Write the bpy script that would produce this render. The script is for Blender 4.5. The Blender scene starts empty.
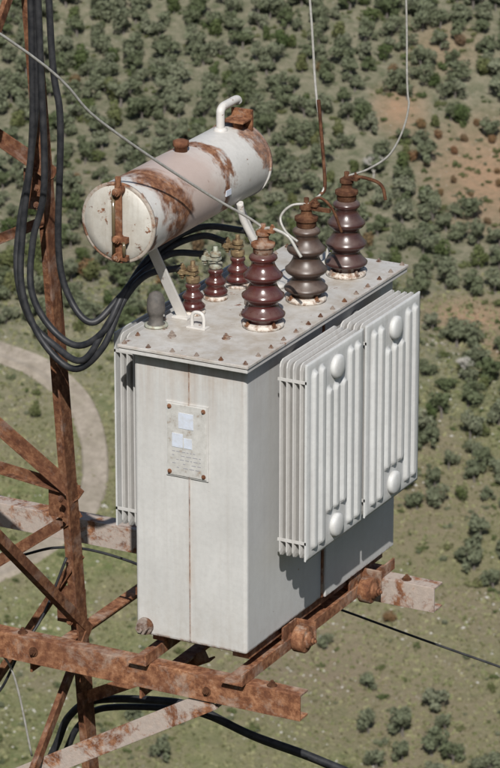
import bpy, bmesh, math, random
import numpy as np
from mathutils import Vector, Matrix, noise as mnoise
random.seed(7); rng=np.random.default_rng(7)
scene=bpy.context.scene
col=scene.collection
scene.view_settings.view_transform='Standard'; scene.view_settings.look='None'
scene.view_settings.exposure=0; scene.view_settings.gamma=1

# ------------------------------------------------------------------ materials
class NT:
    def __init__(s,name):
        s.m=bpy.data.materials.new(name); s.m.use_nodes=True
        s.t=s.m.node_tree; s.n=s.t.nodes; s.l=s.t.links
        s.b=s.n['Principled BSDF']
    def L(s,a,b): s.l.new(a,b)
    def co(s,which='Object',scale=(1,1,1)):
        tc=s.n.new('ShaderNodeTexCoord'); mp=s.n.new('ShaderNodeMapping')
        mp.inputs['Scale'].default_value=scale
        s.L(tc.outputs[which],mp.inputs['Vector']); return mp.outputs[0]
    def noise(s,vec,scale,detail=5,rough=.55,dist=0):
        n=s.n.new('ShaderNodeTexNoise'); n.inputs['Scale'].default_value=scale
        n.inputs['Detail'].default_value=min(detail,5); n.inputs['Roughness'].default_value=rough
        n.inputs['Distortion'].default_value=dist
        s.L(vec,n.inputs['Vector']); return n.outputs['Fac']
    def ramp(s,fac,stops,interp='LINEAR'):
        r=s.n.new('ShaderNodeValToRGB'); r.color_ramp.interpolation=interp
        e=r.color_ramp.elements
        while len(e)<len(stops): e.new(.5)
        for i,(p,c) in enumerate(stops):
            e[i].position=p
            e[i].color=(c,c,c,1) if not hasattr(c,'__len__') else (*c,1)
        s.L(fac,r.inputs[0]); return r.outputs[0]
    def mix(s,f,a,b,mode='MIX'):
        m=s.n.new('ShaderNodeMix'); m.data_type='RGBA'; m.blend_type=mode; m.clamp_factor=True
        for sock,v in ((m.inputs[0],f),(m.inputs[6],a),(m.inputs[7],b)):
            if hasattr(v,'links') : s.L(v,sock)
            elif hasattr(v,'__len__'): sock.default_value=(*v,1)
            else: sock.default_value=v
        return m.outputs[2]
    def math(s,op,a,b=0,clamp=False):
        m=s.n.new('ShaderNodeMath'); m.operation=op; m.use_clamp=clamp
        for sock,v in ((m.inputs[0],a),(m.inputs[1],b)):
            if hasattr(v,'links'): s.L(v,sock)
            else: sock.default_value=v
        return m.outputs[0]
    def bump(s,h,strength=.3,dist=.002):
        b=s.n.new('ShaderNodeBump'); b.inputs['Strength'].default_value=strength
        b.inputs['Distance'].default_value=dist
        s.L(h,b.inputs['Height']); s.L(b.outputs[0],s.b.inputs['Normal'])
    def sep(s,vec):
        x=s.n.new('ShaderNodeSeparateXYZ'); s.L(vec,x.inputs[0]); return x.outputs
    def edge(s,radius=.006):
        bv=s.n.new('ShaderNodeBevel'); bv.samples=2; bv.inputs['Radius'].default_value=radius
        g=s.n.new('ShaderNodeNewGeometry')
        d=s.n.new('ShaderNodeVectorMath'); d.operation='DOT_PRODUCT'
        s.L(bv.outputs[0],d.inputs[0]); s.L(g.outputs['Normal'],d.inputs[1])
        return s.math('SUBTRACT',1.0,d.outputs['Value'],True)
    def fin(s,c,rough=.5,metal=0,spec=None):
        if hasattr(c,'links'): s.L(c,s.b.inputs['Base Color'])
        else: s.b.inputs['Base Color'].default_value=(*c,1)
        if hasattr(rough,'links'): s.L(rough,s.b.inputs['Roughness'])
        else: s.b.inputs['Roughness'].default_value=rough
        s.b.inputs['Metallic'].default_value=metal
        if spec is not None: s.b.inputs['Specular IOR Level'].default_value=spec
        return s.m

def rust_col(t,v,light=1.0):
    n=t.noise(v,38,5,.68)
    return t.ramp(n,[(.28,tuple(light*c for c in(.055,.024,.015))),(.45,tuple(light*c for c in(.15,.062,.031))),
                     (.60,tuple(light*c for c in(.28,.135,.070))),(.78,tuple(light*c for c in(.43,.26,.16)))])
def mat_rust(name,light=1.0,pale=.0,palecol=(.42,.36,.30),soft=.10):
    t=NT(name); v=t.co()
    c=rust_col(t,v,light)
    n2=t.noise(v,7,5,.6)
    c=t.mix(t.ramp(n2,[(.40,0),(.70,.75)]),c,tuple(light*x for x in(.115,.050,.030)))
    if pale>0:
        n3=t.noise(v,9,5,.72,.3)
        c=t.mix(t.ramp(n3,[(.62-pale*.2,0),(.62-pale*.2+soft,.8)]),c,t.mix(t.noise(v,60,4,.6),palecol,tuple(x*.62 for x in palecol)))
    h=t.noise(v,160,4,.6); t.bump(h,.6,.002)
    return t.fin(c,.85,0,.2)
def mat_paint(name,base=(.50,.475,.44),rust=.25,streak=.4,edge=.6,rough=.45,extra=None,dust=.0):
    t=NT(name); v=t.co()
    big=t.noise(v,3.2,5,.6)
    c=t.mix(t.ramp(big,[(.3,0),(.7,1)]),tuple(x*.86 for x in base),tuple(min(1,x*1.06) for x in base))
    fine=t.noise(v,55,5,.7)
    c=t.mix(t.ramp(fine,[(.42,0),(.75,.35)]),c,tuple(x*.66 for x in base))
    vs=t.co(scale=(38,38,1.6)); st=t.noise(vs,1,5,.6)
    c=t.mix(t.math('MULTIPLY',t.ramp(st,[(.5,0),(.78,1)]),streak*.55),c,(.25,.20,.15))
    sp=t.noise(v,17,5,.75,.3)
    m=t.ramp(sp,[(.70-.1*rust,0),(.745-.1*rust,1)])
    if edge>0:
        e=t.edge()
        en=t.math('MULTIPLY',t.math('MULTIPLY',e,6.0,True),t.ramp(t.noise(v,14,5,.7),[(.42,0),(.62,1)]),True)
        m=t.math('MAXIMUM',m,t.math('MULTIPLY',en,edge),True)
    if extra: m,c=extra(t,v,m,c)
    if dust>0:
        dn=t.noise(v,11,5,.7,.2)
        c=t.mix(t.math('MULTIPLY',t.ramp(dn,[(.4,0),(.68,1)]),dust),c,(.32,.27,.21))
    rc=rust_col(t,v,.95)
    c=t.mix(m,c,rc)
    hn=t.noise(v,9,3,.5); hb=t.noise(v,220,2,.6)
    t.bump(t.math('ADD',t.math('MULTIPLY',hn,1.0),t.math('MULTIPLY',hb,.12)),.22,.006)
    r=t.math('ADD',t.math('MULTIPLY',m,.35),rough)
    return t.fin(c,r,0,.35)

def tank_extra(t,v,m,c):
    x,y,z=t.sep(v)[:3]
    n=t.noise(v,30,5,.7); nl=t.noise(v,5,4,.6)
    d=t.math('ABSOLUTE',t.math('ADD',x,.212))
    seam=t.math('LESS_THAN',t.math('ADD',d,t.math('MULTIPLY',n,.005)),.0050)
    fr=t.math('LESS_THAN',y,.01)
    seam=t.math('MULTIPLY',t.math('MULTIPLY',seam,fr),t.ramp(n,[(.38,.25),(.6,.9)]))
    m=t.math('MAXIMUM',m,seam,True)
    # faint run-off beside the seam
    halo=t.math('MULTIPLY',t.math('MULTIPLY',t.ramp(d,[(.0,1),(.02,0)]),fr),t.ramp(nl,[(.4,0),(.65,.5)]))
    c=t.mix(halo,c,(.36,.26,.18))
    vs=t.co(scale=(45,45,2.0)); st=t.noise(vs,1,5,.6)
    top=t.ramp(z,[(.72,0),(1.0,1)])
    c=t.mix(t.math('MULTIPLY',t.math('MULTIPLY',top,t.ramp(st,[(.42,0),(.7,1)])),.5),c,(.34,.26,.20))
    # brownish scrapes at the corners
    cs=t.math('MULTIPLY',t.ramp(z,[(.90,0),(1.0,1)]),t.ramp(nl,[(.5,0),(.62,.55)]))
    c=t.mix(cs,c,(.34,.22,.14))
    bot=t.ramp(z,[(0,1),(.22,0)])
    c=t.mix(t.math('MULTIPLY',t.math('MULTIPLY',bot,t.ramp(n,[(.35,0),(.7,1)])),.45),c,(.36,.32,.27))
    eb=t.math('MULTIPLY',t.ramp(z,[(.004,1),(.016,0)]),t.ramp(n,[(.45,0),(.6,.9)]))
    m=t.math('MAXIMUM',m,eb,True)
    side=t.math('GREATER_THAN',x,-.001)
    c=t.mix(t.math('MULTIPLY',side,.40),c,(.43,.445,.46))  # bluish shade of the right side mixed into its paint colour
    return m,c
def cons_extra(t,v,m,c):
    x,y,z=t.sep(v)[:3]
    n=t.noise(v,6.5,5,.62,.5); n2=t.noise(v,28,5,.7)
    nn=t.math('ADD',t.math('MULTIPLY',t.math('SUBTRACT',n,.5),.30),t.math('MULTIPLY',t.math('SUBTRACT',n2,.5),.06))
    yy=t.math('ADD',y,nn)
    zz=t.math('MULTIPLY',t.math('SUBTRACT',z,1.45),.30)
    yy=t.math('ADD',yy,zz)
    def band(c0,w):
        return t.ramp(t.math('ABSOLUTE',t.math('SUBTRACT',yy,c0)),[(w*.45,1),(w,0)])
    b1=band(.15,.080); b2=band(.50,.045); b3=band(.80,.045); b0=band(-.03,.03)
    pk=band(.28,.24)
    c=t.mix(t.math('MULTIPLY',pk,.6),c,(.40,.27,.22))
    b=t.math('MAXIMUM',t.math('MAXIMUM',b1,b2),t.math('MAXIMUM',t.math('MULTIPLY',b3,.9),b0))
    b=t.math('MULTIPLY',b,t.ramp(n2,[(.25,.55),(.5,1)]))
    # less rust low on the flank
    low=t.ramp(z,[(.0,0),(1.0,1)])
    return t.math('MAXIMUM',m,b,True),c

M={}
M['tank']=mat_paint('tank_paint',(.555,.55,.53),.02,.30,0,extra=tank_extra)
M['rad']=mat_paint('radiator_paint',(.575,.58,.57),-.1,.45,0)
M['radin']=mat_paint('radiator_fin_paint',(.53,.52,.50),.1,.5,0)
M['lid']=mat_paint('lid_paint',(.52,.505,.48),.75,0,.9,dust=.75)
M['cons']=mat_paint('conservator_paint',(.56,.545,.515),.35,.2,0,extra=cons_extra)
M['cap']=mat_paint('end_cap_paint',(.54,.52,.47),1.1,.9,0,dust=.45)
M['rim']=mat_rust('rusty_rim',1.0,.9,(.50,.46,.40))
M['strut']=mat_paint('strut_paint',(.58,.56,.53),.9,.2,0)
M['beam']=mat_rust('rusty_beam',1.15,.60,(.43,.33,.26),.16)
M['beamp']=mat_rust('rusty_painted_beam',1.15,1.1,(.52,.46,.41),.10)
M['pyl']=mat_rust('rusty_pylon_steel',.78,.45,(.30,.22,.18),.2)
M['bolt']=mat_rust('rusty_bolt',1.0,.4,(.38,.30,.24))
M['lidbolt']=mat_rust('dull_bolt',.7,.9,(.36,.31,.27))
M['dark']=mat_rust('dark_rusty_iron',.5)
def porcelain(name,a,b,dust,rough):
    t=NT(name); v=t.co(); n=t.noise(v,14,5,.6)
    c=t.mix(t.ramp(n,[(.3,0),(.7,1)]),a,b)
    g=t.n.new('ShaderNodeNewGeometry'); nz=t.sep(g.outputs['Normal'])[2]
    d=t.math('MULTIPLY',t.ramp(nz,[(.35,0),(.95,1)]),t.ramp(t.noise(v,40,5,.7),[(.3,.3),(.65,1)]))
    c=t.mix(t.math('MULTIPLY',d,dust),c,(.25,.20,.17))
    r=t.math('ADD',rough,t.math('MULTIPLY',d,.4))
    return t.fin(c,r,0,.6)
M['hv']=porcelain('brown_porcelain',(.050,.013,.012),(.085,.024,.020),.40,.15)
M['hv2']=porcelain('weathered_porcelain',(.040,.024,.017),(.075,.046,.034),.65,.35)
M['hv3']=porcelain('dark_porcelain',(.040,.016,.014),(.065,.030,.025),.45,.25)
t=NT('cream_flange'); v=t.co(); c=t.mix(t.ramp(t.noise(v,45,6,.7),[(.45,0),(.6,1)]),(.58,.53,.47),(.24,.15,.10)); M['cream']=t.fin(c,.6)
t=NT('brass_terminal'); v=t.co(); c=t.mix(t.ramp(t.noise(v,60,5,.6),[(.4,0),(.65,1)]),(.30,.22,.12),(.14,.09,.05)); M['brass']=t.fin(c,.5,.4)
t=NT('verdigris_terminal'); v=t.co(); c=t.mix(t.ramp(t.noise(v,60,5,.6),[(.4,0),(.65,1)]),(.40,.42,.35),(.22,.17,.11)); M['verd']=t.fin(c,.6,.2)
t=NT('black_cable'); v=t.co(); c=t.mix(t.ramp(t.noise(v,30,5,.6),[(.35,0),(.75,1)]),(.014,.015,.018),(.045,.045,.047)); M['cable']=t.fin(c,.5,0,.35)
t=NT('aluminium_wire'); v=t.co(); c=t.mix(t.ramp(t.noise(v,60,4,.6),[(.35,0),(.75,1)]),(.42,.41,.38),(.26,.25,.22)); M['wire']=t.fin(c,.5,.15)
t=NT('grey_rubber_cap'); v=t.co(); c=t.mix(t.ramp(t.noise(v,40,5,.6),[(.35,0),(.75,1)]),(.07,.065,.06),(.14,.125,.11)); M['rub']=t.fin(c,.7)
t=NT('nameplate_metal'); v=t.co(); n=t.noise(v,35,7,.7)
c=t.mix(t.ramp(n,[(.35,0),(.65,1)]),(.60,.59,.56),(.46,.45,.42))
c=t.mix(t.math('MULTIPLY',t.ramp(n,[(.60,0),(.68,1)]),.6),c,(.30,.20,.13)); M['plate']=t.fin(c,.42,.1)
t=NT('paper_label'); v=t.co(); n=t.noise(v,60,6,.7)
c=t.mix(t.ramp(n,[(.4,0),(.7,1)]),(.56,.61,.70),(.50,.52,.55)); M['label']=t.fin(c,.7)
t=NT('print_ink'); M['ink']=t.fin((.30,.30,.32),.7)
t=NT('sight_glass'); M['glass']=t.fin((.12,.09,.05),.15,0,.6)

# ------------------------------------------------------------------ mesh helpers
def link(o,parent=None):
    col.objects.link(o)
    if parent: o.parent=parent
    return o
def empty(name,loc=(0,0,0)):
    o=bpy.data.objects.new(name,None); o.empty_display_size=.1; col.objects.link(o); return o
def obj(name,bm,mat,parent=None,smooth=False,bevel=0,seg=2):
    me=bpy.data.meshes.new(name)
    bmesh.ops.recalc_face_normals(bm,faces=bm.faces[:])
    bm.to_mesh(me); bm.free()
    for m in (mat if isinstance(mat,(list,tuple)) else [mat]): me.materials.append(m)
    o=bpy.data.objects.new(name,me); link(o,parent)
    if smooth:
        me.polygons.foreach_set('use_smooth',[True]*len(me.polygons))
    if bevel>0:
        md=o.modifiers.new('bevel','BEVEL'); md.width=bevel; md.segments=seg; md.limit_method='ANGLE'; md.angle_limit=math.radians(40)
    return o
def box(bm,x0,x1,y0,y1,z0,z1,mi=0):
    vs=[bm.verts.new((x,y,z)) for x in(x0,x1) for y in(y0,y1) for z in(z0,z1)]
    for f in((0,1,3,2),(4,6,7,5),(0,4,5,1),(2,3,7,6),(0,2,6,4),(1,5,7,3)):
        fc=bm.faces.new([vs[i] for i in f]); fc.material_index=mi
def frame(d,up=Vector((0,0,1))):
    d=d.normalized()
    if abs(d.dot(up))>.95: up=Vector((0,1,0))
    s=d.cross(up).normalized(); u=s.cross(d).normalized(); return s,u
def cyl(bm,a,b,r,n=24,r2=None,mi=0,smooth=True):
    a=Vector(a); b=Vector(b); s,u=frame(b-a); r2=r if r2 is None else r2
    A=[];B=[]
    for i in range(n):
        t=2*math.pi*i/n; d=s*math.cos(t)+u*math.sin(t)
        A.append(bm.verts.new(a+d*r)); B.append(bm.verts.new(b+d*r2))
    for i in range(n):
        f=bm.faces.new((A[i],A[(i+1)%n],B[(i+1)%n],B[i])); f.smooth=smooth; f.material_index=mi
    f=bm.faces.new(A[::-1]); f.material_index=mi
    f=bm.faces.new(B); f.material_index=mi
def hexbolt(bm,p,d,r=.009,h=.008,mi=0):
    p=Vector(p); d=Vector(d).normalized()
    cyl(bm,p,p+d*h*.3,r*1.45,14,mi=mi,smooth=False)
    cyl(bm,p+d*h*.3,p+d*h,r,6,mi=mi,smooth=False)
    cyl(bm,p+d*h,p+d*h*1.6,r*.5,8,mi=mi,smooth=False)
def lathe(bm,org,axis,prof,n=40,mi=0):
    org=Vector(org); ax=Vector(axis).normalized(); s,u=frame(ax)
    rings=[]
    for (r,h) in prof:
        rings.append([bm.verts.new(org+ax*h+(s*math.cos(2*math.pi*i/n)+u*math.sin(2*math.pi*i/n))*r) for i in range(n)])
    for a,b in zip(rings,rings[1:]):
        for i in range(n):
            f=bm.faces.new((a[i],a[(i+1)%n],b[(i+1)%n],b[i])); f.smooth=True; f.material_index=mi
    f=bm.faces.new(rings[0][::-1]); f.material_index=mi; f=bm.faces.new(rings[-1]); f.material_index=mi
def crom(pts,k=10):
    P=[Vector(p) for p in pts]; P=[P[0]*2-P[1]]+P+[P[-1]*2-P[-2]]; out=[]
    for i in range(1,len(P)-2):
        for j in range(k):
            t=j/k; a,b,c,d=P[i-1:i+3]
            out.append(.5*((2*b)+(c-a)*t+(2*a-5*b+4*c-d)*t*t+(3*b-a-3*c+d)*t**3))
    out.append(P[-2]); return out
def tube(bm,pts,r,n=10,k=10,raw=False):
    P=[Vector(p) for p in pts] if raw else crom(pts,k)
    T=[(P[min(i+1,len(P)-1)]-P[max(i-1,0)]).normalized() for i in range(len(P))]
    s,u=frame(T[0]); rings=[]
    for p,t_ in zip(P,T):
        s=(s-t_*s.dot(t_)).normalized(); u=t_.cross(s)
        rings.append([bm.verts.new(p+(s*math.cos(2*math.pi*i/n)+u*math.sin(2*math.pi*i/n))*r) for i in range(n)])
    for a,b in zip(rings,rings[1:]):
        for i in range(n):
            f=bm.faces.new((a[i],a[(i+1)%n],b[(i+1)%n],b[i])); f.smooth=True
    bm.faces.new(rings[0][::-1]); bm.faces.new(rings[-1])
def sweep(bm,a,b,prof,s,u):
    a=Vector(a); b=Vector(b); s=Vector(s).normalized(); u=Vector(u).normalized()
    A=[bm.verts.new(a+s*x+u*y) for x,y in prof]; B=[bm.verts.new(b+s*x+u*y) for x,y in prof]
    n=len(prof)
    for i in range(n): bm.faces.new((A[i],A[(i+1)%n],B[(i+1)%n],B[i]))
    bm.faces.new(A[::-1]); bm.faces.new(B)
def Lprof(w,t_=.006,w2=None):
    w2=w2 or w
    return [(0,0),(w,0),(w,t_),(t_,t_),(t_,w2),(0,w2)]
def Cprof(h,w,t_=.007):
    return [(0,0),(w,0),(w,t_),(t_,t_),(t_,h-t_),(w,h-t_),(w,h),(0,h)]
def angle(bm,a,b,w,s,u,t_=.006):
    a=Vector(a); b=Vector(b); d=(b-a).normalized()
    s=Vector(s); s=(s-d*s.dot(d)).normalized(); u=Vector(u); u=(u-d*u.dot(d)-s*u.dot(s)).normalized()
    sweep(bm,a,b,Lprof(w,t_),s,u)

# ------------------------------------------------------------------ TRANSFORMER
T=empty('transformer')
W,D=.42,1.103; HL=1.04; EX,EY=.032,.053
bm=bmesh.new(); box(bm,-W,0,0,D,0,1.018); o=obj('tank',bm,M['tank'],T,bevel=.012,seg=3)
bm=bmesh.new(); box(bm,-.2165,-.2075,-.0025,.004,.01,1.0); obj('front_weld_seam',bm,M['tank'],T,bevel=.002)
bm=bmesh.new(); box(bm,-.003,.006,.548,.560,.006,1.0); obj('side_weld_strip',bm,M['bolt'],T,bevel=.002)
bm=bmesh.new(); box(bm,-.003,.012,.562,D+.001,.004,.36); obj('side_stiffener_plate',bm,M['tank'],T,bevel=.004)
bm=bmesh.new(); box(bm,-W-EX+.004,EX-.004,-EY+.004,D+EY-.004,1.013,1.0265); obj('tank_rim',bm,M['radin'],T,bevel=.002)
bm=bmesh.new(); box(bm,-W-EX,EX,-EY,D+EY,1.0285,1.04); obj('lid',bm,M['lid'],T,bevel=.0025)
bm=bmesh.new(); box(bm,-W-EX+.005,EX-.005,-EY+.005,D+EY-.005,1.0255,1.029); obj('lid_gasket',bm,M['dark'],T)
bm=bmesh.new()
for i in range(6):
    x=-W-EX+.018+i*(W+2*EX-.036)/5
    for y in(-EY+.018,D+EY-.018): hexbolt(bm,(x,y,1.04),(0,0,1),.0062,.007)
for i in range(1,13):
    y=-EY+.018+i*(D+2*EY-.036)/13
    for x in(-W-EX+.018,EX-.018): hexbolt(bm,(x,y,1.04),(0,0,1),.0062,.007)
obj('lid_bolts',bm,M['lidbolt'],T)
bm=bmesh.new(); box(bm,-.291,-.146,-.009,-.005,.600,.850); obj('nameplate',bm,M['plate'],T,bevel=.0015)
bm=bmesh.new(); box(bm,-.297,-.140,-.0052,.001,.594,.856); obj('nameplate_frame',bm,M['tank'],T,bevel=.0015)
bm=bmesh.new()
for x in(-.282,-.155):
    for z in(.611,.839): hexbolt(bm,(x,-.009,z),(0,-1,0),.0055,.005)
obj('nameplate_screws',bm,M['bolt'],T)
bm=bmesh.new()
box(bm,-.248,-.193,-.0105,-.0088,.768,.822); box(bm,-.272,-.232,-.0105,-.0088,.700,.748); box(bm,-.228,-.198,-.0105,-.0088,.700,.735)
obj('paper_labels',bm,M['label'],T)
bm=bmesh.new()
for r in range(5):
    z=.684-r*.014; x=-.272
    while x<-.172:
        w=random.uniform(.006,.02)
        if random.random()<.6: box(bm,x,min(x+w,-.165),-.0096,-.0088,z,z+.0025)
        x+=w+.005
obj('nameplate_text',bm,M['ink'],T)
bm=bmesh.new(); cyl(bm,(-.383,.002,.034),(-.383,-.014,.034),.030,20); cyl(bm,(-.383,-.014,.034),(-.383,-.038,.034),.022,6,smooth=False); cyl(bm,(-.383,-.038,.034),(-.383,-.050,.034),.011,6,smooth=False)
obj('drain_plug',bm,M['lidbolt'],T,bevel=.002)
bm=bmesh.new(); box(bm,-.455,-.418,.06,.09,.11,.135); cyl(bm,(-.44,.075,.09),(-.44,.075,.15),.008,8); obj('earth_terminal',bm,M['bolt'],T)

def panel(bm,x,y0,y1,z0,z1,sgn,flutes=7,depth=.012,th=.006):
    ny,nz=84,90; g=[]
    wy=(y1-y0)
    def h(y,z):
        e=min(y-y0,y1-y,z-z0,z1-z); 
        base=depth*.22*min(1,max(0,(e-.004)/.008))
        m=.024; fw=(wy-2*m)/flutes; k=(y-y0-m)/fw
        if k<0 or k>=flutes: return base
        kk=int(k); c=(k-kk-.5)*fw
        top=z1-.032; bot=z0+.032
        if kk in(flutes//2-1,flutes//2,flutes//2+1):
            top=z1-.125; bot=z0+.125
        hw=fw*.33
        zz=max(0,z-(top-hw),(bot+hw)-z)
        d=math.hypot(c,zz)/hw
        q=max(0,min(1,(1.12-d)/.42)); q=q*q*(3-2*q)
        return base+depth*q
    for i in range(ny+1):
        y=y0+wy*i/ny
        g.append([bm.verts.new((x+sgn*(h(y,z0+(z1-z0)*j/nz)),y,z0+(z1-z0)*j/nz)) for j in range(nz+1)])
    for i in range(ny):
        for j in range(nz):
            f=bm.faces.new((g[i][j],g[i+1][j],g[i+1][j+1],g[i][j+1])); f.smooth=True
    B=[bm.verts.new((x-sgn*th,y,z)) for y,z in((y0,z0),(y1,z0),(y1,z1),(y0,z1))]
    bm.faces.new(B)
    e=[ [g[i][0] for i in range(ny+1)],[g[ny][j] for j in range(nz+1)],[g[i][nz] for i in range(ny,-1,-1)],[g[0][j] for j in range(nz,-1,-1)] ]
    for k in range(4):
        bm.faces.new([B[k],B[(k+1)%4]]+e[k][::-1])
def fin(bm,x,y0,y1,z0,z1):
    c=.022; th=.0055
    prof=[(y0,z0+c),(y0+c*.3,z0+c*.3),(y0+c,z0),(y1-c,z0),(y1-c*.3,z0+c*.3),(y1,z0+c),(y1,z1-c),(y1-c*.3,z1-c*.3),(y1-c,z1),(y0+c,z1),(y0+c*.3,z1-c*.3),(y0,z1-c)]
    cy=(y0+y1)/2; cz=(z0+z1)/2
    def ring(dx,ins): 
        return [bm.verts.new((x+dx,y+(ins if y<cy else -ins),z+(ins if z<cz else -ins))) for y,z in prof]
    R=[ring(-th,.012),ring(-.002,0),ring(.002,0),ring(th,.012)]
    n=len(prof)
    for a,b in zip(R,R[1:]):
        for i in range(n): bm.faces.new((a[i],a[(i+1)%n],b[(i+1)%n],b[i]))
    bm.faces.new(R[0][::-1]); bm.faces.new(R[-1])
def bank(name,sgn,xt,y0,y1,z0=.315,z1=1.005,n=5,x0=.052,dx=.0245):
    P=empty(name); P.parent=T
    bm=bmesh.new()
    for i in range(n-1): fin(bm,xt+sgn*(x0+i*dx),y0+random.uniform(-.001,.001),y1,z0+random.uniform(-.002,.002),z1+random.uniform(-.002,.002))
    obj('fins',bm,M['radin'],P,bevel=.001)
    bm=bmesh.new(); panel(bm,xt+sgn*(x0+(n-1)*dx),y0,y1,z0,z1,sgn); obj('outer_panel',bm,M['rad'],P)
    bm=bmesh.new(); ym=(y0+y1)/2
    for z in(z1-.066,z0+.062):
        xe=xt+sgn*(x0+(n-1)*dx)
        cyl(bm,(xt-sgn*.01,ym,z),(xe-sgn*.004,ym,z),.036,28)
        lathe(bm,(xe,ym,z),(sgn,0,0),[(.041,0),(.041,.014),(.038,.019),(.030,.0225),(.014,.0245),(.003,.025)],36)
    obj('header_pipes',bm,M['rad'],P)
    bm=bmesh.new()
    xa,xb=sorted((xt+sgn*(x0-.008),xt+sgn*(x0+(n-1)*dx)))
    box(bm,xa,xb,y0,y0+.005,z0+.058,z0+.068)
    box(bm,xa,xb,y0,y0+.005,z1-.068,z1-.058)
    obj('spacer_bars',bm,M['radin'],P)
bank('radiator',1,0,.135,.555)
bank('radiator.001',1,0,.580,1.000)
bank('radiator.002',-1,-W,.135,.555)
bank('radiator.003',-1,-W,.580,1.000)

# conservator
CX,CZ,CR=-.45,1.452,.132; CY0,CY1=-.035,.785
cn=empty('conservator'); cn.parent=T
bm=bmesh.new(); lathe(bm,(CX,CY0,CZ),(0,1,0),[(CR*.985,0),(CR,.004),(CR,.02)]+[(CR,.02+(CY1-CY0-.04)*i/10) for i in range(1,11)]+[(CR,CY1-CY0-.004),(CR*.985,CY1-CY0)],72)
obj('barrel',bm,M['cons'],cn)
bm=bmesh.new(); lathe(bm,(CX,CY0,CZ),(0,-1,0),[(CR*.96,.001),(CR*.95,.004),(CR*.93,.008),(CR*.7,.014),(CR*.35,.018),(.002,.019)],72)
obj('front_end_cap',bm,M['cap'],cn)
bm=bmesh.new(); lathe(bm,(CX,CY0,CZ),(0,-1,0),[(CR*.9,-.004),(CR*1.03,-.006),(CR*1.035,-.002),(CR*1.035,.003),(CR*1.0,.0065),(CR*.955,.0045)],72)
obj('front_rim',bm,M['rim'],cn)
bm=bmesh.new(); lathe(bm,(CX,CY1,CZ),(0,1,0),[(CR*1.035,-.006),(CR*1.035,.006),(CR*.97,.010),(CR*.7,.022),(CR*.35,.03),(.002,.032)],72)
obj('rear_end_cap',bm,M['cons'],cn)
bm=bmesh.new()
yg=CY0-.03
box(bm,CX+.004,CX+.030,yg-.004,yg+.002,CZ-.125,CZ+.135)
for z in(CZ+.115,CZ-.045,CZ-.105):
    cyl(bm,(CX+.016,CY0-.005,z),(CX+.016,yg-.016,z),.015,16); hexbolt(bm,(CX+.016,yg-.016,z),(0,-1,0),.010,.010)
box(bm,CX-.006,CX+.05,yg-.01,yg+.01,CZ-.056,CZ-.036); box(bm,CX-.006,CX+.05,yg-.01,yg+.01,CZ-.116,CZ-.098)
cyl(bm,(CX+.016,yg,CZ+.13),(CX+.016,yg,CZ+.165),.010,12)
obj('level_gauge',bm,M['bolt'],cn,bevel=.002)
bm=bmesh.new(); cyl(bm,(CX+.040,yg-.008,CZ-.10),(CX+.040,yg-.008,CZ-.05),.006,10); cyl(bm,(CX+.002,yg-.008,CZ-.10),(CX+.002,yg-.008,CZ+.11),.006,10); obj('sight_tube',bm,M['glass'],cn)
bm=bmesh.new(); lathe(bm,(CX,.39,CZ+CR-.004),(0,0,1),[(.022,0),(.022,.02),(.027,.021),(.027,.038),(.018,.042),(.003,.043)],28); obj('filler_cap',bm,M['bolt'],cn)
bm=bmesh.new()
tube(bm,[(CX,.67,CZ+CR-.01),(CX,.67,CZ+CR+.05),(CX,.672,CZ+CR+.068),(CX,.69,CZ+CR+.078),(CX,.72,CZ+CR+.079),(CX,.785,CZ+CR+.079),(CX,.80,CZ+CR+.068)],.0145,16,6)
lathe(bm,(CX,.67,CZ+CR-.01),(0,0,1),[(.024,0),(.024,.014),(.016,.02)],24)
obj('breather_pipe',bm,M['strut'],cn)
bm=bmesh.new(); box(bm,CX-.01,CX+.07,.765,.777,CZ+CR-.03,CZ+CR+.055); box(bm,CX-.01,CX+.07,.70,.765,CZ+CR+.020,CZ+CR+.028); cyl(bm,(CX+.03,.74,CZ+CR-.02),(CX+.03,.74,CZ+CR+.03),.018,12)
cyl(bm,(CX+.055,.78,CZ+.03),(CX+.055,.78,CZ+CR+.03),.012,10)
obj('rear_lifting_bracket',bm,M['bolt'],cn,bevel=.002)
bm=bmesh.new(); box(bm,CX+CR-.004,CX+CR+.002,.46,.495,CZ-.028,CZ-.008); obj('small_tag',bm,M['label'],cn)
bm=bmesh.new()
def strut(a,b,w=.036,t_=.010):
    a=Vector(a);b=Vector(b);d=(b-a).normalized(); s=Vector((1,.2,0)); s=(s-d*s.dot(d)).normalized(); u=d.cross(s)
    sweep(bm,a,b,[(-w/2,-t_/2),(w/2,-t_/2),(w/2,t_/2),(-w/2,t_/2)],s,u)
strut((-.39,.285,1.042),(-.45,.165,1.33)); strut((-.37,.86,1.042),(-.42,.72,1.335),.03)
box(bm,-.42,-.36,.26,.31,1.040,1.048); box(bm,-.40,-.34,.84,.89,1.040,1.048)
obj('struts',bm,M['strut'],cn,bevel=.002)
bm=bmesh.new(); tube(bm,[(-.34,.60,CZ-.09),(-.335,.62,CZ-.16),(-.30,.66,CZ-.26),(-.27,.70,CZ-.34),(-.265,.72,HL)],.012,14,8); lathe(bm,(-.265,.72,HL),(0,0,1),[(.034,0),(.034,.012),(.02,.014)],24)
obj('oil_pipe',bm,M['strut'],cn)

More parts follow.
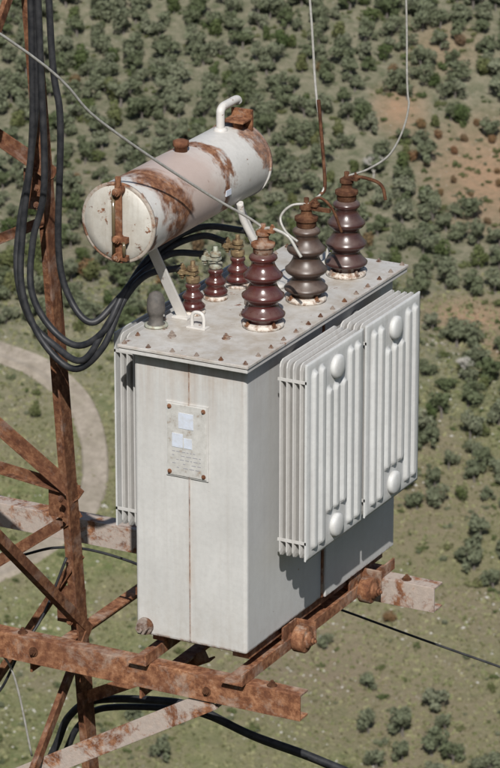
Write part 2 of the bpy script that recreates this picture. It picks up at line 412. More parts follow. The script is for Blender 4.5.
def hv(name,x,y,mat,s=1.0,rod=None):
    P=empty(name); P.parent=T; z=HL
    bm=bmesh.new(); lathe(bm,(x,y,z),(0,0,1),[(.066,0),(.070,.004),(.070,.012),(.064,.017),(.052,.019)],40)
    obj('flange',bm,M['cream'],P)
    bm=bmesh.new()
    for i in range(4):
        a=math.pi/4+i*math.pi/2+.3; hexbolt(bm,(x+.062*math.cos(a),y+.062*math.sin(a),z+.012),(0,0,1),.008,.010)
    obj('flange_bolts',bm,M['lidbolt'],P)
    pr=[(.050,.017),(.052,.026),(.060,.032),(.0735,.040),(.0745,.046),(.068,.052),(.058,.062),(.050,.074),(.047,.082),
        (.052,.090),(.066,.098),(.0715,.106),(.0715,.112),(.062,.120),(.052,.134),(.046,.146),(.044,.154),
        (.050,.162),(.060,.168),(.0655,.176),(.0655,.182),(.056,.190),(.046,.204),(.040,.216),(.038,.226),(.044,.232),(.048,.238),(.046,.245),(.036,.252),(.028,.256)]
    bm=bmesh.new(); lathe(bm,(x,y,z),(0,0,1),[(r,h*s) for r,h in pr],56); obj('porcelain',bm,mat,P)
    bm=bmesh.new(); h=.256*s
    lathe(bm,(x,y,z+h),(0,0,1),[(.030,-.004),(.034,.004),(.034,.020),(.040,.022),(.040,.034),(.026,.038),(.020,.042),(.018,.060),(.024,.061),(.024,.074),(.012,.076),(.009,.080),(.009,.100),(.002,.101)],24)
    box(bm,x-.012,x+.045,y-.014,y+.014,z+h+.074,z+h+.082)
    hexbolt(bm,(x+.034,y,z+h+.082),(0,0,1),.010,.012)
    obj('terminal_cap',bm,M['dark'] if mat is not M['hv'] else M['bolt'],P,bevel=.001)
    return z+h+.08
z1=hv('high_voltage_bushing',-.112,.332,M['hv'])
z2=hv('high_voltage_bushing.001',-.109,.642,M['hv2'],1.02)
z3=hv('high_voltage_bushing.002',-.113,.955,M['hv3'],1.05)
bm=bmesh.new(); tube(bm,[(-.115,.332,z1-.0),(-.08,.33,z1+.008),(-.02,.33,z1-.01),(.015,.33,z1-.055),(.03,.33,z1-.075)],.0055,10); 
tube(bm,[(-.10,.642,z2),(-.15,.61,z2-.005),(-.18,.59,z2-.045),(-.15,.57,z2-.085),(-.10,.56,z2-.11)],.0045,10)
obj('arcing_horns',bm,M['wire'],T)
bm=bmesh.new(); tube(bm,[(-.113,.955,z3+.0),(-.06,.955,z3+.008),(0,.955,z3+.0),(.025,.955,z3-.02),(.035,.955,z3-.06)],.006,10)
tube(bm,[(-.109,.642,z2-.01),(-.07,.66,z2+.02),(-.03,.68,z2-.02),(.0,.69,z2-.10)],.005,10)
box(bm,-.13,-.02,.635,.65,z2-.02,z2-.008)
obj('terminal_brackets',bm,M['dark'],T)

def lv(name,x,y,k):
    P=empty(name); P.parent=T; z=HL
    bm=bmesh.new(); lathe(bm,(x,y,z),(0,0,1),[(.040,0),(.042,.003),(.042,.010),(.034,.014)],28); obj('flange',bm,M['cream'],P)
    bm=bmesh.new(); lathe(bm,(x,y,z),(0,0,1),[(.032,.012),(.040,.020),(.042,.028),(.034,.036),(.029,.046),(.034,.054),(.037,.060),(.032,.068),(.024,.076),(.021,.088),(.026,.094),(.026,.102),(.016,.108)],36); obj('porcelain',bm,M['hv'],P)
    bm=bmesh.new(); lathe(bm,(x,y,z),(0,0,1),[(.017,.104),(.024,.112),(.024,.128),(.013,.130),(.011,.150),(.019,.151),(.019,.164),(.009,.166),(.008,.184),(.002,.185)],16)
    box(bm,x-.055,x+.016,y-.016,y+.016,z+.137,z+.147)
    hexbolt(bm,(x-.040,y,z+.147),(0,0,1),.012,.014); hexbolt(bm,(x-.040,y,z+.137),(0,0,-1),.012,.014)
    obj('terminal',bm,M['verd'] if k%2 else M['brass'],P,bevel=.001)
for k,(x,y) in enumerate([(-.382,.343),(-.388,.515),(-.384,.669),(-.37,.815)]):
    lv('low_voltage_bushing'+('' if k==0 else '.%03d'%k),x,y,k)
bm=bmesh.new(); lathe(bm,(-.427,.168,HL),(0,0,1),[(.030,0),(.030,.010),(.024,.014),(.024,.040),(.029,.045),(.031,.060),(.029,.095),(.022,.112),(.010,.120),(.002,.122)],28); obj('thermometer_pocket_cap',bm,M['rub'],T)
bm=bmesh.new(); lathe(bm,(-.427,.168,HL),(0,0,1),[(.040,0),(.040,.008),(.030,.0085)],28); obj('pocket_flange',bm,M['verd'],T)
bm=bmesh.new()
for (x,y) in((-.294,.214),(-.21,1.05)):
    pts=[(x-.022,y,HL-.002),(x-.022,y,HL+.035),(x-.012,y,HL+.052),(x+.012,y,HL+.052),(x+.022,y,HL+.035),(x+.022,y,HL-.002)]
    tube(bm,pts,.0065,10,5)
    box(bm,x-.035,x+.035,y-.018,y+.018,HL,HL+.006)
obj('lifting_lugs',bm,M['strut'],T,bevel=.001)
bm=bmesh.new()
cyl(bm,(-.25,.52,HL),(-.25,.52,HL+.03),.028,20); cyl(bm,(-.25,.52,HL+.03),(-.25,.52,HL+.045),.018,6,smooth=False)
hexbolt(bm,(-.16,.16,HL),(0,0,1),.010,.012); hexbolt(bm,(-.33,.10,HL),(0,0,1),.010,.012); hexbolt(bm,(-.22,.40,HL),(0,0,1),.011,.014)
obj('tap_changer_cap',bm,M['lidbolt'],T,bevel=.001)

# ------------------------------------------------------------------ MOUNTING FRAME
Fm=empty('mounting_frame')
bm=bmesh.new(); sweep(bm,(-2.15,-.04,-.178),(.219,-.04,-.178),Cprof(.094,.06,.008),(0,1,0),(0,0,1)); obj('front_cross_beam',bm,M['beam'],Fm,bevel=.0015)
bm=bmesh.new(); sweep(bm,(-2.15,1.0,-.178),(.221,1.0,-.178),Cprof(.094,.07,.008),(0,1,0),(0,0,1)); obj('rear_cross_beam',bm,M['beamp'],Fm,bevel=.0015)
bm=bmesh.new()
sweep(bm,(.020,-.07,-.083),(.020,1.10,-.083),Lprof(.042,.007,.080),(0,0,1),(-1,0,0))
sweep(bm,(-.345,-.07,-.083),(-.345,1.10,-.083),Lprof(.042,.007,.070),(0,0,1),(-1,0,0))
box(bm,-.085,-.02,.06,1.08,-.040,-.001); box(bm,-.39,-.345,.06,1.08,-.040,-.001)
obj('base_rails',bm,M['beam'],Fm,bevel=.0015)
bm=bmesh.new()
for (xx,s) in((.050,1),(-.44,-1)):
    for y,zr in((.32,-.052),(.83,-.060)):
        lathe(bm,(xx,y,zr),(s,0,0),[(.047,-.026),(.047,.012),(.044,.016),(.030,.017),(.028,.024),(.022,.026),(.018,.030),(.004,.031)],32)
        hexbolt(bm,(xx+s*.030,y,zr),(s,0,0),.013,.012)
        cyl(bm,(xx-s*.12,y,zr),(xx,y,zr),.014,12)
        box(bm,xx-.055*s-.004,xx-.055*s+.004,y-.05,y+.05,-.095,-.002)
        box(bm,min(xx-.055*s,xx+.02*s),max(xx-.055*s,xx+.02*s),y+.052,y+.060,-.080,-.006)
obj('rollers',bm,M['bolt'],Fm,bevel=.002)
bm=bmesh.new()
for y in(-.01,1.03):
    for x in(-.37,.10,-.86):
        hexbolt(bm,(x,y,-.084),(0,0,1),.012,.012)
hexbolt(bm,(-.80,-.04,-.13),(0,-1,0),.012,.012); hexbolt(bm,(-.13,-.04,-.14),(0,-1,0),.011,.010)
obj('frame_bolts',bm,M['dark'],Fm)
bm=bmesh.new()
angle(bm,(-.10,-.03,-.205),(-.86,-.03,-.655),.07,(0,1,0),(0,0,1),.008)
obj('front_brace',bm,M['beamp'],Fm,bevel=.0015)
bm=bmesh.new()
angle(bm,(-.30,.30,-.20),(-.80,.28,-.46),.045,(0,1,0),(0,0,1),.007)
angle(bm,(-.84,1.02,-.18),(-.84,.0,-.18),.05,(1,0,0),(0,0,-1),.008)
angle(bm,(-.40,-.02,-.180),(-.40,1.02,-.180),.05,(1,0,0),(0,0,-1),.008)
obj('rear_brace',bm,M['beam'],Fm,bevel=.0015)

# ------------------------------------------------------------------ PYLON
Py=empty('lattice_pylon')
SL=.042; CXp=-1.45; CYp=-.35
half=lambda z:(.655-SL*z)
def corner(i,z):
    h=half(z); sx,sy=[(1,1),(-1,1),(-1,-1),(1,-1)][i]
    return Vector((CXp+sx*h,CYp+sy*h,z))
bm=bmesh.new()
ZT,ZB=5.0,-23.0
for i in range(4):
    sx,sy=[(1,1),(-1,1),(-1,-1),(1,-1)][i]
    angle(bm,corner(i,ZB),corner(i,ZT),.066,(-sx,0,0),(0,-sy,0),.008)
obj('legs',bm,M['pyl'],Py,bevel=.001)
bm=bmesh.new()
def brace(a,b,w=.036,face=(0,1,0)):
    a=Vector(a);b=Vector(b); f=Vector(face)
    angle(bm,a,b,w,Vector((0,0,1)),-f,.005)
def on(i,j,s,z):
    return corner(i,z).lerp(corner(j,z),s)
F0=(0,1,0); o1=Vector((0,.005,0)); o2=Vector((0,.014,0)); o3=Vector((0,.022,0))
brace(on(0,1,0,1.47)+o1,on(0,1,1,2.05)+o1,.04,F0)
brace(on(0,1,0,1.32)+o2,on(0,1,1,.70)+o2,.034,F0)
brace(on(0,1,0,.31)+o1,on(0,1,1,1.15)+o1,.04,F0)
brace(on(0,1,0,.325)+o2,on(0,1,1,.46)+o2,.034,F0)
brace(on(0,1,0,.24)+o3,on(0,1,1,-.75)+o3,.04,F0)
brace(on(0,1,0,.09)+o2,on(0,1,.62,-1.15)+o2,.036,F0)
brace(on(0,1,0,2.6)+o1,on(0,1,1,1.9)+o1,.04,F0)
z=2.6
while z<4.5: brace(on(0,1,0,z)+o2,on(0,1,1,z+1)+o2,.04,F0); z+=1
for i in (0,1,2,3):
    j=(i+1)%4; face=[(0,1,0),(-1,0,0),(0,-1,0),(1,0,0)][i]; f=Vector(face)*.004
    z=4.8; k=0
    while z>-21:
        st=max(1.25,1.6*half(z)); b=z-st
        if not(i==0 and z>-1.2):
            if k%2: brace(corner(i,z)+f,corner(j,b)+f,.036,face)
            else: brace(corner(j,z)+f,corner(i,b)+f,.036,face)
        z=b; k+=1
obj('bracing',bm,M['pyl'],Py,bevel=.001)
bm=bmesh.new()
for zc in(.30,1.42,-.10):
    p=corner(0,zc); 
    for dz in(-.03,.03): hexbolt(bm,(p.x-.03,p.y-.066,p.z+dz),(0,-1,0),.009,.009); 
    box(bm,p.x-.12,p.x-.005,p.y+.001,p.y+.0045,zc-.07,zc+.07)
obj('gusset_plates',bm,M['pyl'],Py)
bm=bmesh.new()
for i in range(4):
    p=corner(i,ZB); box(bm,p.x-.5,p.x+.5,p.y-.5,p.y+.5,ZB-6,ZB+.3)
t=NT('concrete'); M['conc']=t.fin((.35,.34,.31),.9); obj('footings',bm,M['conc'],Py)

# ------------------------------------------------------------------ CABLES
def cable(name,pts,r,mat,n=10,k=10):
    bm=bmesh.new(); tube(bm,pts,r,n,k); return obj(name,bm,mat)
cable('power_cable',[(-.90,.12,4.8),(-.86,.1,3),(-.8456,.1,1.973),(-.853,.1,1.629),(-.8806,.08,1.345),(-.8726,.05,1.141),(-.804,.05,.974),(-.679,.05,.885),(-.565,.05,.9775),(-.5257,.12,1.1226),(-.48,.2,1.20),(-.43,.343,1.192)],.0115,M['cable'])
cable('power_cable.001',[(-.88,.12,4.8),(-.84,.1,3),(-.815,.1,1.973),(-.808,.1,1.50),(-.843,.08,1.303),(-.835,.05,1.137),(-.766,.05,1.02),(-.66,.05,.970),(-.56,.06,1.04),(-.5224,.15,1.167),(-.50,.38,1.215),(-.435,.515,1.192)],.0115,M['cable'])
cable('power_cable.002',[(-.82,.06,4.8),(-.77,.05,3),(-.743,.05,2.006),(-.713,.05,1.737),(-.728,.05,1.306),(-.690,.05,1.136),(-.603,.05,1.06),(-.545,.15,1.136),(-.52,.4,1.22),(-.478,.58,1.23),(-.43,.669,1.192)],.0115,M['cable'])
cable('power_cable.003',[(-.92,.14,4.8),(-.85,.12,3),(-.83,.11,1.98),(-.86,.11,1.60),(-.90,.09,1.345),(-.895,.06,1.18),(-.85,.06,1.03),(-.76,.06,.955),(-.63,.03,.93),(-.56,.09,1.06),(-.53,.3,1.22),(-.50,.6,1.25),(-.42,.812,1.192)],.0115,M['cable'])
cable('power_cable.004',[(-1.3,.34,-1.6),(-1.05,.35,-.90),(-.949,.35,-.675),(-.892,.35,-.547),(-.778,.35,-.461),(-.4938,.35,-.407),(-.361,.35,-.413),(-.171,.35,-.464),(.0945,.35,-.503),(.4,.35,-.58),(1.0,.4,-.85),(3,.6,-2.0)],.014,M['cable'])
cable('power_cable.005',[(-1.26,.37,-1.6),(-1.02,.38,-.92),(-.925,.38,-.70),(-.87,.38,-.590),(-.77,.38,-.503),(-.49,.38,-.446),(-.35,.38,-.445),(-.16,.38,-.49),(.10,.38,-.530),(.4,.38,-.61),(1.0,.43,-.88),(3,.63,-2.05)],.012,M['cable'])
cable('guy_wire',[(-2.5,1.2,-.05),(-.9,1.28,-.28),(-.325,1.3,-.372),(.282,1.3,-.465),(2,1.3,-.70),(8,1.3,-1.3)],.0045,M['cable'],8)
cable('earth_wire',[(-1.3,.36,-.05),(-1.1,.36,.02),(-.95,.36,.08),(-.8,.36,.10),(-.6,.34,.09),(-.46,.2,.12)],.005,M['cable'],8)
cable('earth_wire.001',[(-1.35,.1,-.1),(-1.2,.1,-.35),(-1.05,.1,-.40),(-.95,.12,-.22),(-.9,.2,-.10),(-.84,.26,.10)],.005,M['cable'],8)
cable('earth_wire.002',[(-1.45,.0,.05),(-1.15,.0,-.02),(-.98,.02,-.18),(-.93,.05,-.30),(-.90,.10,-.60)],.004,M['wire'],8)
cable('overhead_wire',[(-4,-8,7.2),(-1.5,-2.7,3.75),(-.546,-.75,2.291),(-.363,-.3,1.872),(-.231,.1,1.564),(-.15,.29,1.425),(-.112,.332,z1+.005)],.0045,M['wire'],8)
cable('overhead_wire.001',[(-.5,1.1,8.0),(-.22,.80,3.0),(-.141,.75,1.884),(-.095,.72,1.62),(-.069,.70,1.44),(-.09,.65,z2+.005)],.0045,M['wire'],8)
cable('overhead_wire.002',[(.0,1.4,8.0),(.085,1.0,3.0),(.101,.97,1.854),(.109,.97,1.655),(.055,.965,1.504),(-.03,.96,1.43),(-.11,.955,z3+.005)],.0038,M['wire'],8)
bm=bmesh.new(); tube(bm,[(-.109,.728,1.72),(-.095,.72,1.62),(-.069,.70,1.44),(-.076,.68,1.405)],.0062,10,8); obj('lead_sleeve',bm,M['dark'],T)

# ------------------------------------------------------------------ TERRAIN
O=np.array([5.666,-10.833,5.322]); th=math.radians(27.56)
hx,hy=-math.sin(th),math.cos(th); rx,ry=math.cos(th),math.sin(th)
def height(a,b):
    a=np.asarray(a,float); b=np.asarray(b,float)
    d1=15+.75*np.clip(a,-60,1e9); d2=390-.3*np.clip(a,0,1500)
    k=14.0; d=-k*np.log(np.exp(-np.clip(d1-300,-600,600)/k)+np.exp(-np.clip(d2-300,-600,600)/k))+300
    w=np.clip((a-120)/200,0,1)
    bump=1.3*np.sin(a*.043+b*.021+1)+1.0*np.sin(b*.067-a*.017)+.7*np.sin(a*.11+b*.05+2)*np.sin(b*.09+.7)
    far=np.clip((np.abs(b)-150)/600,0,1)*25*np.sin(a*.004+b*.006)
    return -d+w*(bump+far)
def world(a,b,dz=0):
    z=height(a,b); return np.stack([O[0]+a*hx+b*rx,O[1]+a*hy+b*ry,O[2]+z+dz],-1)
def vn(a,b,s,seed):
    return mnoise.noise(Vector((a*s+seed*13.1,b*s-seed*7.7,seed*3.3)))
aa=np.concatenate([np.arange(-400,-40,40),np.arange(-40,120,8),np.arange(120,460,12),np.arange(460,760,2.5),np.arange(760,1000,12),np.arange(1000,4200,100)])
bb=np.concatenate([np.arange(-3000,-200,140),np.arange(-200,-90,10),np.arange(-90,90,2.5),np.arange(90,200,10),np.arange(200,3001,140)])
A,B=np.meshgrid(aa,bb,indexing='ij'); Pn=world(A,B)
na,nb=A.shape; vs=Pn.reshape(-1,3)
idx=np.arange(na*nb).reshape(na,nb)
fs=np.stack([idx[:-1,:-1],idx[:-1,1:],idx[1:,1:],idx[1:,:-1]],-1).reshape(-1,4)
me=bpy.data.meshes.new('ground'); me.from_pydata(vs.tolist(),[],fs.tolist()); me.polygons.foreach_set('use_smooth',[True]*len(me.polygons))
ca=me.color_attributes.new('cover','FLOAT_COLOR','POINT')
def blob(a,b,a0,b0,ra,rb): return np.clip(1.25-np.sqrt(((a-a0)/ra)**2+((b-b0)/rb)**2),0,1)
grass=np.clip((610-A)/35,0,1)
orange=np.maximum.reduce([blob(A,B,654,41,18,12)*1.0,blob(A,B,672,26,8,5),blob(A,B,613,36,6,9)*.9,blob(A,B,690,34,8,8)*.5,blob(A,B,604,41,5,7)*.7])
brown=np.maximum.reduce([blob(A,B,560,24,28,12)*.7,blob(A,B,530,8,18,22)*.8,blob(A,B,640,-25,20,14)*.4,blob(A,B,515,-18,8,12)*.5,blob(A,B,520,28,14,10)*.6])
cd=np.stack([grass,orange,brown,np.ones_like(A)],-1).reshape(-1)
ca.data.foreach_set('color',cd.astype(np.float32))
g=bpy.data.objects.new('ground',me); link(g)
t=NT('hillside_ground'); tc=t.n.new('ShaderNodeTexCoord'); v=tc.outputs['Object']
at=t.n.new('ShaderNodeAttribute'); at.attribute_name='cover'; s=t.n.new('ShaderNodeSeparateColor'); t.L(at.outputs['Color'],s.inputs[0])
n1=t.noise(v,.045,5,.6); n2=t.noise(v,.5,5,.7); n3=t.noise(v,2.2,5,.7)
scrub=t.mix(t.ramp(n2,[(.35,0),(.65,1)]),(.115,.125,.075),(.235,.215,.155))
gr=t.mix(t.ramp(n2,[(.32,0),(.68,1)]),(.105,.130,.050),(.205,.205,.105))
gr=t.mix(t.ramp(n1,[(.42,0),(.62,.8)]),gr,(.20,.17,.115))
gr=t.mix(t.ramp(n3,[(.55,0),(.72,.5)]),gr,(.31,.29,.21))
gr=t.mix(t.ramp(n3,[(.30,.6),(.42,0)]),gr,(.065,.075,.035))
c=t.mix(s.outputs[0],scrub,gr)
c=t.mix(t.math('MULTIPLY',s.outputs[2],t.ramp(n2,[(.3,.4),(.6,1)])),c,(.20,.16,.115))
c=t.mix(t.math('MULTIPLY',s.outputs[1],t.ramp(n2,[(.3,.5),(.6,1)])),c,t.mix(n3,(.25,.15,.09),(.42,.29,.19)))
vo=t.n.new('ShaderNodeTexVoronoi'); vo.inputs['Scale'].default_value=.9; t.L(v,vo.inputs['Vector'])
c=t.mix(t.math('MULTIPLY',t.ramp(vo.outputs['Distance'],[(.09,1),(.15,0)]),t.ramp(n1,[(.45,0),(.6,.7)])),c,(.44,.42,.38))
t.bump(t.math('ADD',n3,t.math('MULTIPLY',n2,2.0)),.9,.35)
me.materials.append(t.fin(c,.95,0,.1))

rp=[(640,-120),(622,-80),(610,-55),(600,-38.5),(594.5,-31.6),(587,-26.5),(577,-24.0),(565,-24.2),(556,-29),(549,-38),(543,-55),(530,-90),(520,-130)]
cr=crom([(p[0],p[1],0) for p in rp],14); P2=np.array([(p.x,p.y) for p in cr])
tg=np.gradient(P2,axis=0); tg/=np.linalg.norm(tg,axis=1)[:,None]; nr=np.stack([-tg[:,1],tg[:,0]],1)
def strip(name,offs,lifts,mat):
    V=[];F=[]
    for o_,l_ in zip(offs,lifts):
        q=P2+nr*o_; z0=world(P2[:,0],P2[:,1]); w=world(q[:,0],q[:,1]); w[:,2]=np.maximum(w[:,2],z0[:,2]-.2)+l_; V.append(w)
    n=len(P2); m=len(offs); V=np.concatenate(V)
    for k in range(m-1):
        for i in range(n-1): F.append((k*n+i,k*n+i+1,(k+1)*n+i+1,(k+1)*n+i))
    me=bpy.data.meshes.new(name); me.from_pydata(V.tolist(),[],F); me.materials.append(mat)
    o=bpy.data.objects.new(name,me); link(o); return o
t=NT('dirt_road'); v=t.co(); c=t.mix(t.ramp(t.noise(v,.7,5,.7),[(.35,0),(.65,1)]),(.22,.19,.155),(.33,.29,.24)); c=t.mix(t.ramp(t.noise(v,.15,5,.6),[(.45,0),(.65,.6)]),c,(.18,.16,.12))
strip('road',[-2.4,-1.8,-.6,.6,1.8,2.4],[-.5,.33,.40,.40,.33,-.5],t.fin(c,.95,0,.1))

# ------------------------------------------------------------------ VEGETATION
def leafmesh(name,clumps,nq,size,trunk=None,mats=None,seed=0):
    r=np.random.default_rng(seed); V=[];F=[];MI=[]
    cl=np.array(clumps)
    wts=cl[:,3]*cl[:,4]*cl[:,5]; wts=wts**.75; wts/=wts.sum()
    ks=r.choice(len(cl),nq,p=wts)
    for k in ks:
        c=cl[k]; d=r.normal(size=3); d/=np.linalg.norm(d); rad=r.uniform(.62,1.10)
        p=c[:3]+d*c[3:6]*rad
        s=size*r.uniform(.6,1.4); n=d*.9+r.normal(size=3)*.5; n/=np.linalg.norm(n)
        u=np.cross(n,[.3,.2,1]); u/=np.linalg.norm(u); w=np.cross(n,u)
        b=len(V)
        V+= [p-u*s*.5-w*s*.2,p+u*s*.1-w*s*.5,p+u*s*.55+w*s*.15,p-u*s*.05+w*s*.5]
        F.append((b,b+1,b+2,b+3)); MI.append(0)
    if trunk:
        for (a,b_,r0,r1) in trunk:
            a=np.array(a,float);b_=np.array(b_,float); base=len(V)
            for q,rr in((a,r0),(b_,r1)):
                for i in range(5): V.append(q+np.array([math.cos(i*1.2566)*rr,math.sin(i*1.2566)*rr,0]))
            for i in range(5): F.append((base+i,base+(i+1)%5,base+5+(i+1)%5,base+5+i)); MI.append(1)
    me=bpy.data.meshes.new(name); me.from_pydata([tuple(x) for x in V],[],F)
    for m in mats: me.materials.append(m)
    me.polygons.foreach_set('material_index',MI); return me
def foliage(name,stops):
    t=NT(name); oi=t.n.new('ShaderNodeObjectInfo'); c=t.ramp(oi.outputs['Random'],stops)
    v=t.co(); n=t.noise(v,1.1,3,.6)
    c=t.mix(t.ramp(n,[(.35,0),(.65,.35)]),c,(.07,.078,.045))
    d=t.n.new('ShaderNodeBsdfDiffuse'); tr=t.n.new('ShaderNodeBsdfTranslucent'); mx=t.n.new('ShaderNodeMixShader'); mx.inputs[0].default_value=.32
    t.L(c,d.inputs[0]); t.L(c,tr.inputs[0]); t.L(d.outputs[0],mx.inputs[1]); t.L(tr.outputs[0],mx.inputs[2]); t.L(mx.outputs[0],t.n['Material Output'].inputs[0])
    return t.m
fol=foliage('olive_foliage',[(0,(.15,.175,.10)),(.25,(.215,.235,.155)),(.5,(.18,.205,.125)),(.75,(.26,.275,.19)),(.95,(.135,.165,.085))])  # leaf tones raised and greyed: distance haze painted into the colour
folg=foliage('green_foliage',[(0,(.10,.14,.055)),(.5,(.15,.18,.075)),(1,(.20,.21,.095))])
folr=foliage('autumn_foliage',[(0,(.26,.14,.08)),(.5,(.28,.20,.10)),(1,(.20,.13,.085))])
t=NT('bark'); v=t.co(); bark=t.fin(t.mix(t.noise(v,5),(.09,.08,.07),(.18,.16,.14)),.9)
variants=[]
for k in range(8):
    r=random.Random(100+k); n=r.randint(6,10); cl=[]; tr=[]
    h=r.uniform(1.0,1.3)
    tr.append(((0,0,-.5),(.1,0,h),.24,.16))
    for i in range(n):
        an=r.uniform(0,6.28); d=r.uniform(.3,1.75); z=r.uniform(1.4,3.7)-d*.45
        s=r.uniform(.5,1.0); c=(math.cos(an)*d,math.sin(an)*d,z)
        cl.append((*c,s,s*r.uniform(.8,1.1),s*r.uniform(.7,.95))); tr.append(((.1,0,h-.1),c,.10,.04))
    cl.append((0,0,2.4,1.0,1.0,.9))
    variants.append(leafmesh('olive_tree_mesh_%d'%k,cl,680,.36,tr,[fol,bark],k))
gvar=[]
for k in range(4):
    r=random.Random(200+k); cl=[(0,0,2.2,1.2,1.2,1.7)]
    for i in range(5): cl.append((r.uniform(-1,1),r.uniform(-1,1),r.uniform(1.2,4.0),.8,.8,.8))
    gvar.append(leafmesh('green_tree_mesh_%d'%k,cl,700,.34,[((0,0,-.5),(0,0,2),.2,.1)],[folg,bark],50+k))
rvar=[leafmesh('autumn_tree_mesh_%d'%k,[(0,0,1.3,1.0,1.0,1.2),(.6,.2,1.8,.6,.6,.7),(-.5,.3,1.0,.7,.7,.7)],360,.3,[((0,0,-.5),(0,0,1.5),.12,.06)],[folr,bark],70+k) for k in range(2)]
svar=[]
for k in range(5):
    r=random.Random(300+k); cl=[(r.uniform(-.6,.6),r.uniform(-.6,.6),r.uniform(.2,.7),r.uniform(.4,.7),r.uniform(.4,.7),r.uniform(.35,.6)) for i in range(4)]
    svar.append(leafmesh('shrub_mesh_%d'%k,cl,200,.22,None,[fol if k%2 else folg,bark],90+k))
G1=empty('olive_grove'); G2=empty('green_trees'); G3=empty('autumn_bushes'); G4=empty('shrubs')
def put(me,a,b,s,parent,name):
    o=bpy.data.objects.new(name,me); p=world(a,b)
    o.location=p; o.rotation_euler=(random.uniform(-.08,.08),random.uniform(-.08,.08),random.uniform(0,6.28)); o.scale=(s*random.uniform(.85,1.2),s*random.uniform(.85,1.2),s*random.uniform(.8,1.15))
    col.objects.link(o); o.parent=parent
def droad(a,b): return float(np.min(np.hypot(P2[:,0]-a,P2[:,1]-b)))
cnt=0
a=470.
while a<790:
    b=-98.
    while b<98:
        x=a+random.uniform(-1.8,1.8); y=b+random.uniform(-1.8,1.8)
        n=vn(x,y,.022,1)+.6*vn(x,y,.07,2)
        if x>612: dens=1.12+.7*n
        elif x>588: dens=(.95+1.0*n) if (y>8 or y<-34) else .7+n
        elif x>560: dens=(.48+1.3*n) if y>14 else (.04+.5*n)
        else: dens=.0+.30*n
        if x<604 and y<-18: dens*=.35
        o_=max(float(blob(x,y,654,41,16,11)),float(blob(x,y,672,26,7,4.5)),float(blob(x,y,613,36,6,9)))
        if o_>.25: dens*=.05
        if random.random()<dens and droad(x,y)>4.2:
            q=random.random()
            s=random.uniform(.72,1.25)*(1.0 if x>612 else .92)
            if q<.80: put(random.choice(variants),x,y,s,G1,'olive_tree')
            elif q<.97: put(random.choice(gvar),x,y,s*.85,G2,'green_tree')
            else: put(random.choice(rvar),x,y,s,G3,'autumn_bush')
            cnt+=1
        b+=4.1
    a+=4.3
for i in range(8):
    for j in range(11):
        x=639+i*4.3+random.uniform(-.4,.4); y=30+j*2.4+random.uniform(-.3,.3)
        if random.random()<.9: put(random.choice(rvar+svar),x,y,random.uniform(.4,.65),G4,'young_tree')
for i in range(3600):
    x=random.uniform(470,720); y=random.uniform(-70,70); n=vn(x,y,.05,5)
    if x<585 and random.random()>.42+n: continue
    if droad(x,y)<2.8: continue
    put(random.choice(svar),x,y,random.uniform(.25,.75)*(1.0 if random.random()<.88 else 1.7),G4,'shrub')
print('trees',cnt)
V=[];F=[]
N=26000
ta=rng.uniform(480,625,N); tb=rng.uniform(-48,48,N); tp=world(ta,tb)
for i in range(N):
    s=rng.uniform(.12,.38)
    for k in range(2):
        an=rng.uniform(0,6.28); d=np.array([math.cos(an),math.sin(an),0])*s; up=np.array([rng.uniform(-.2,.2),rng.uniform(-.2,.2),s*rng.uniform(.7,1.5)])
        b0=len(V); p=tp[i]+[0,0,-.03]; V+=[tuple(p-d),tuple(p+d),tuple(p+d*.7+up),tuple(p-d*.6+up)]; F.append((b0,b0+1,b0+2,b0+3))
me=bpy.data.meshes.new('grass'); me.from_pydata(V,[],F)
t=NT('dry_grass'); v=t.co(); n=t.noise(v,.35,5,.7); n2=t.noise(v,3,3,.6)
c=t.mix(t.ramp(n,[(.35,0),(.65,1)]),(.11,.135,.05),(.24,.23,.125)); c=t.mix(t.ramp(n2,[(.4,0),(.7,.6)]),c,(.29,.26,.18)); me.materials.append(t.fin(c,.9,0,.1))
link(bpy.data.objects.new('grass',me))
V=[];F=[]
base=[(1,0,0),(-1,0,0),(0,1,0),(0,-1,0),(0,0,1),(0,0,-1)]; tri=[(0,2,4),(2,1,4),(1,3,4),(3,0,4),(2,0,5),(1,2,5),(3,1,5),(0,3,5)]
for i in range(3400):
    x=rng.uniform(485,612); y=rng.uniform(-45,45)
    if vn(x,y,.06,9)+rng.uniform(-.3,.3)<.05: continue
    p=world(x,y); s=rng.uniform(.08,.30)*(1.7 if rng.random()<.07 else 1)
    b0=len(V)
    for q in base: V.append(tuple(p+np.array(q)*s*rng.uniform(.6,1.3,3)*[1,1,.6]))
    for f in tri: F.append(tuple(b0+j for j in f))
me=bpy.data.meshes.new('rocks'); me.from_pydata(V,[],F)
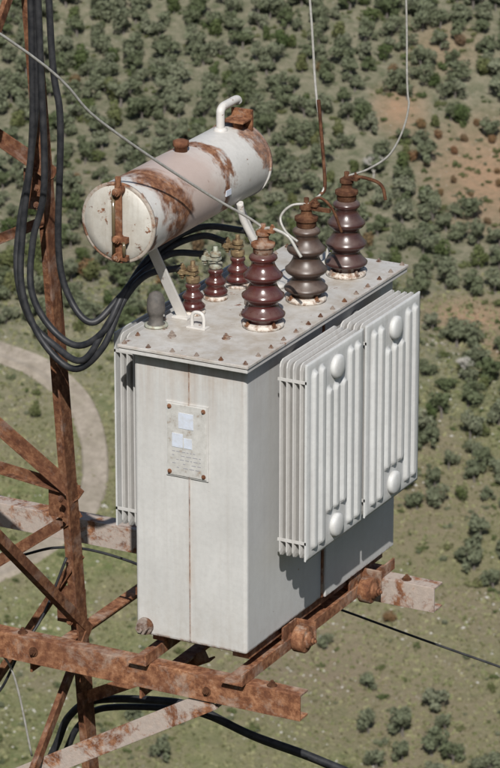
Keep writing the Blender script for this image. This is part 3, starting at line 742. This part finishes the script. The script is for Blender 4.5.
t=NT('limestone'); v=t.co(); me.materials.append(t.fin(t.mix(t.noise(v,1.5),(.34,.33,.30),(.52,.50,.46)),.9)); link(bpy.data.objects.new('rocks',me))
def bare(name,a,b,h,seed):
    r=random.Random(seed); bm=bmesh.new()
    def grow(p,d,l,rad,lev):
        q=p+d*l; cyl(bm,p,q,rad,5,rad*.65)
        if lev==0: return
        for i in range(r.choice((2,3,3))):
            nd=(d+Vector((r.uniform(-.8,.8),r.uniform(-.8,.8),r.uniform(-.15,.5)))).normalized()
            grow(q,nd,l*r.uniform(.62,.85),rad*.72,lev-1)
    grow(Vector((0,0,-.3)),Vector((0,0,1)),h*.25,.15,7)
    t=NT('pale_bark'); o=obj(name,bm,t.fin((.44,.42,.38),.9)); o.location=world(a,b); return o
bare('bare_tree',594,34.0,5.8,3); bare('bare_tree.001',652,21,4.6,5)

# ------------------------------------------------------------------ LIGHT, SKY, CAMERA
sd=Vector((.33,-.66,.68)).normalized()
sun=bpy.data.lights.new('sun','SUN'); sun.energy=4.9; sun.angle=math.radians(.53); sun.color=(1,.97,.925)
so=bpy.data.objects.new('sun',sun); so.rotation_euler=sd.to_track_quat('Z','Y').to_euler(); link(so)
w=bpy.data.worlds.new('World'); scene.world=w; w.use_nodes=True
nt=w.node_tree; bg=nt.nodes['Background']; sk=nt.nodes.new('ShaderNodeTexSky'); sk.sky_type='NISHITA'; sk.sun_disc=False
sk.sun_elevation=math.asin(sd.z); sk.sun_rotation=math.atan2(sd.x,sd.y); sk.dust_density=2.0; sk.altitude=400
nt.links.new(sk.outputs[0],bg.inputs[0]); bg.inputs[1].default_value=.08
cam=bpy.data.cameras.new('camera'); co=bpy.data.objects.new('camera',cam); link(co)
co.location=O; co.rotation_euler=(math.radians(90-19.64),0,th)
cam.sensor_fit='HORIZONTAL'; cam.sensor_width=24; cam.lens=192; cam.clip_start=.5; cam.clip_end=8000
cam.dof.use_dof=True; cam.dof.focus_distance=12.9; cam.dof.aperture_fstop=20
scene.camera=co
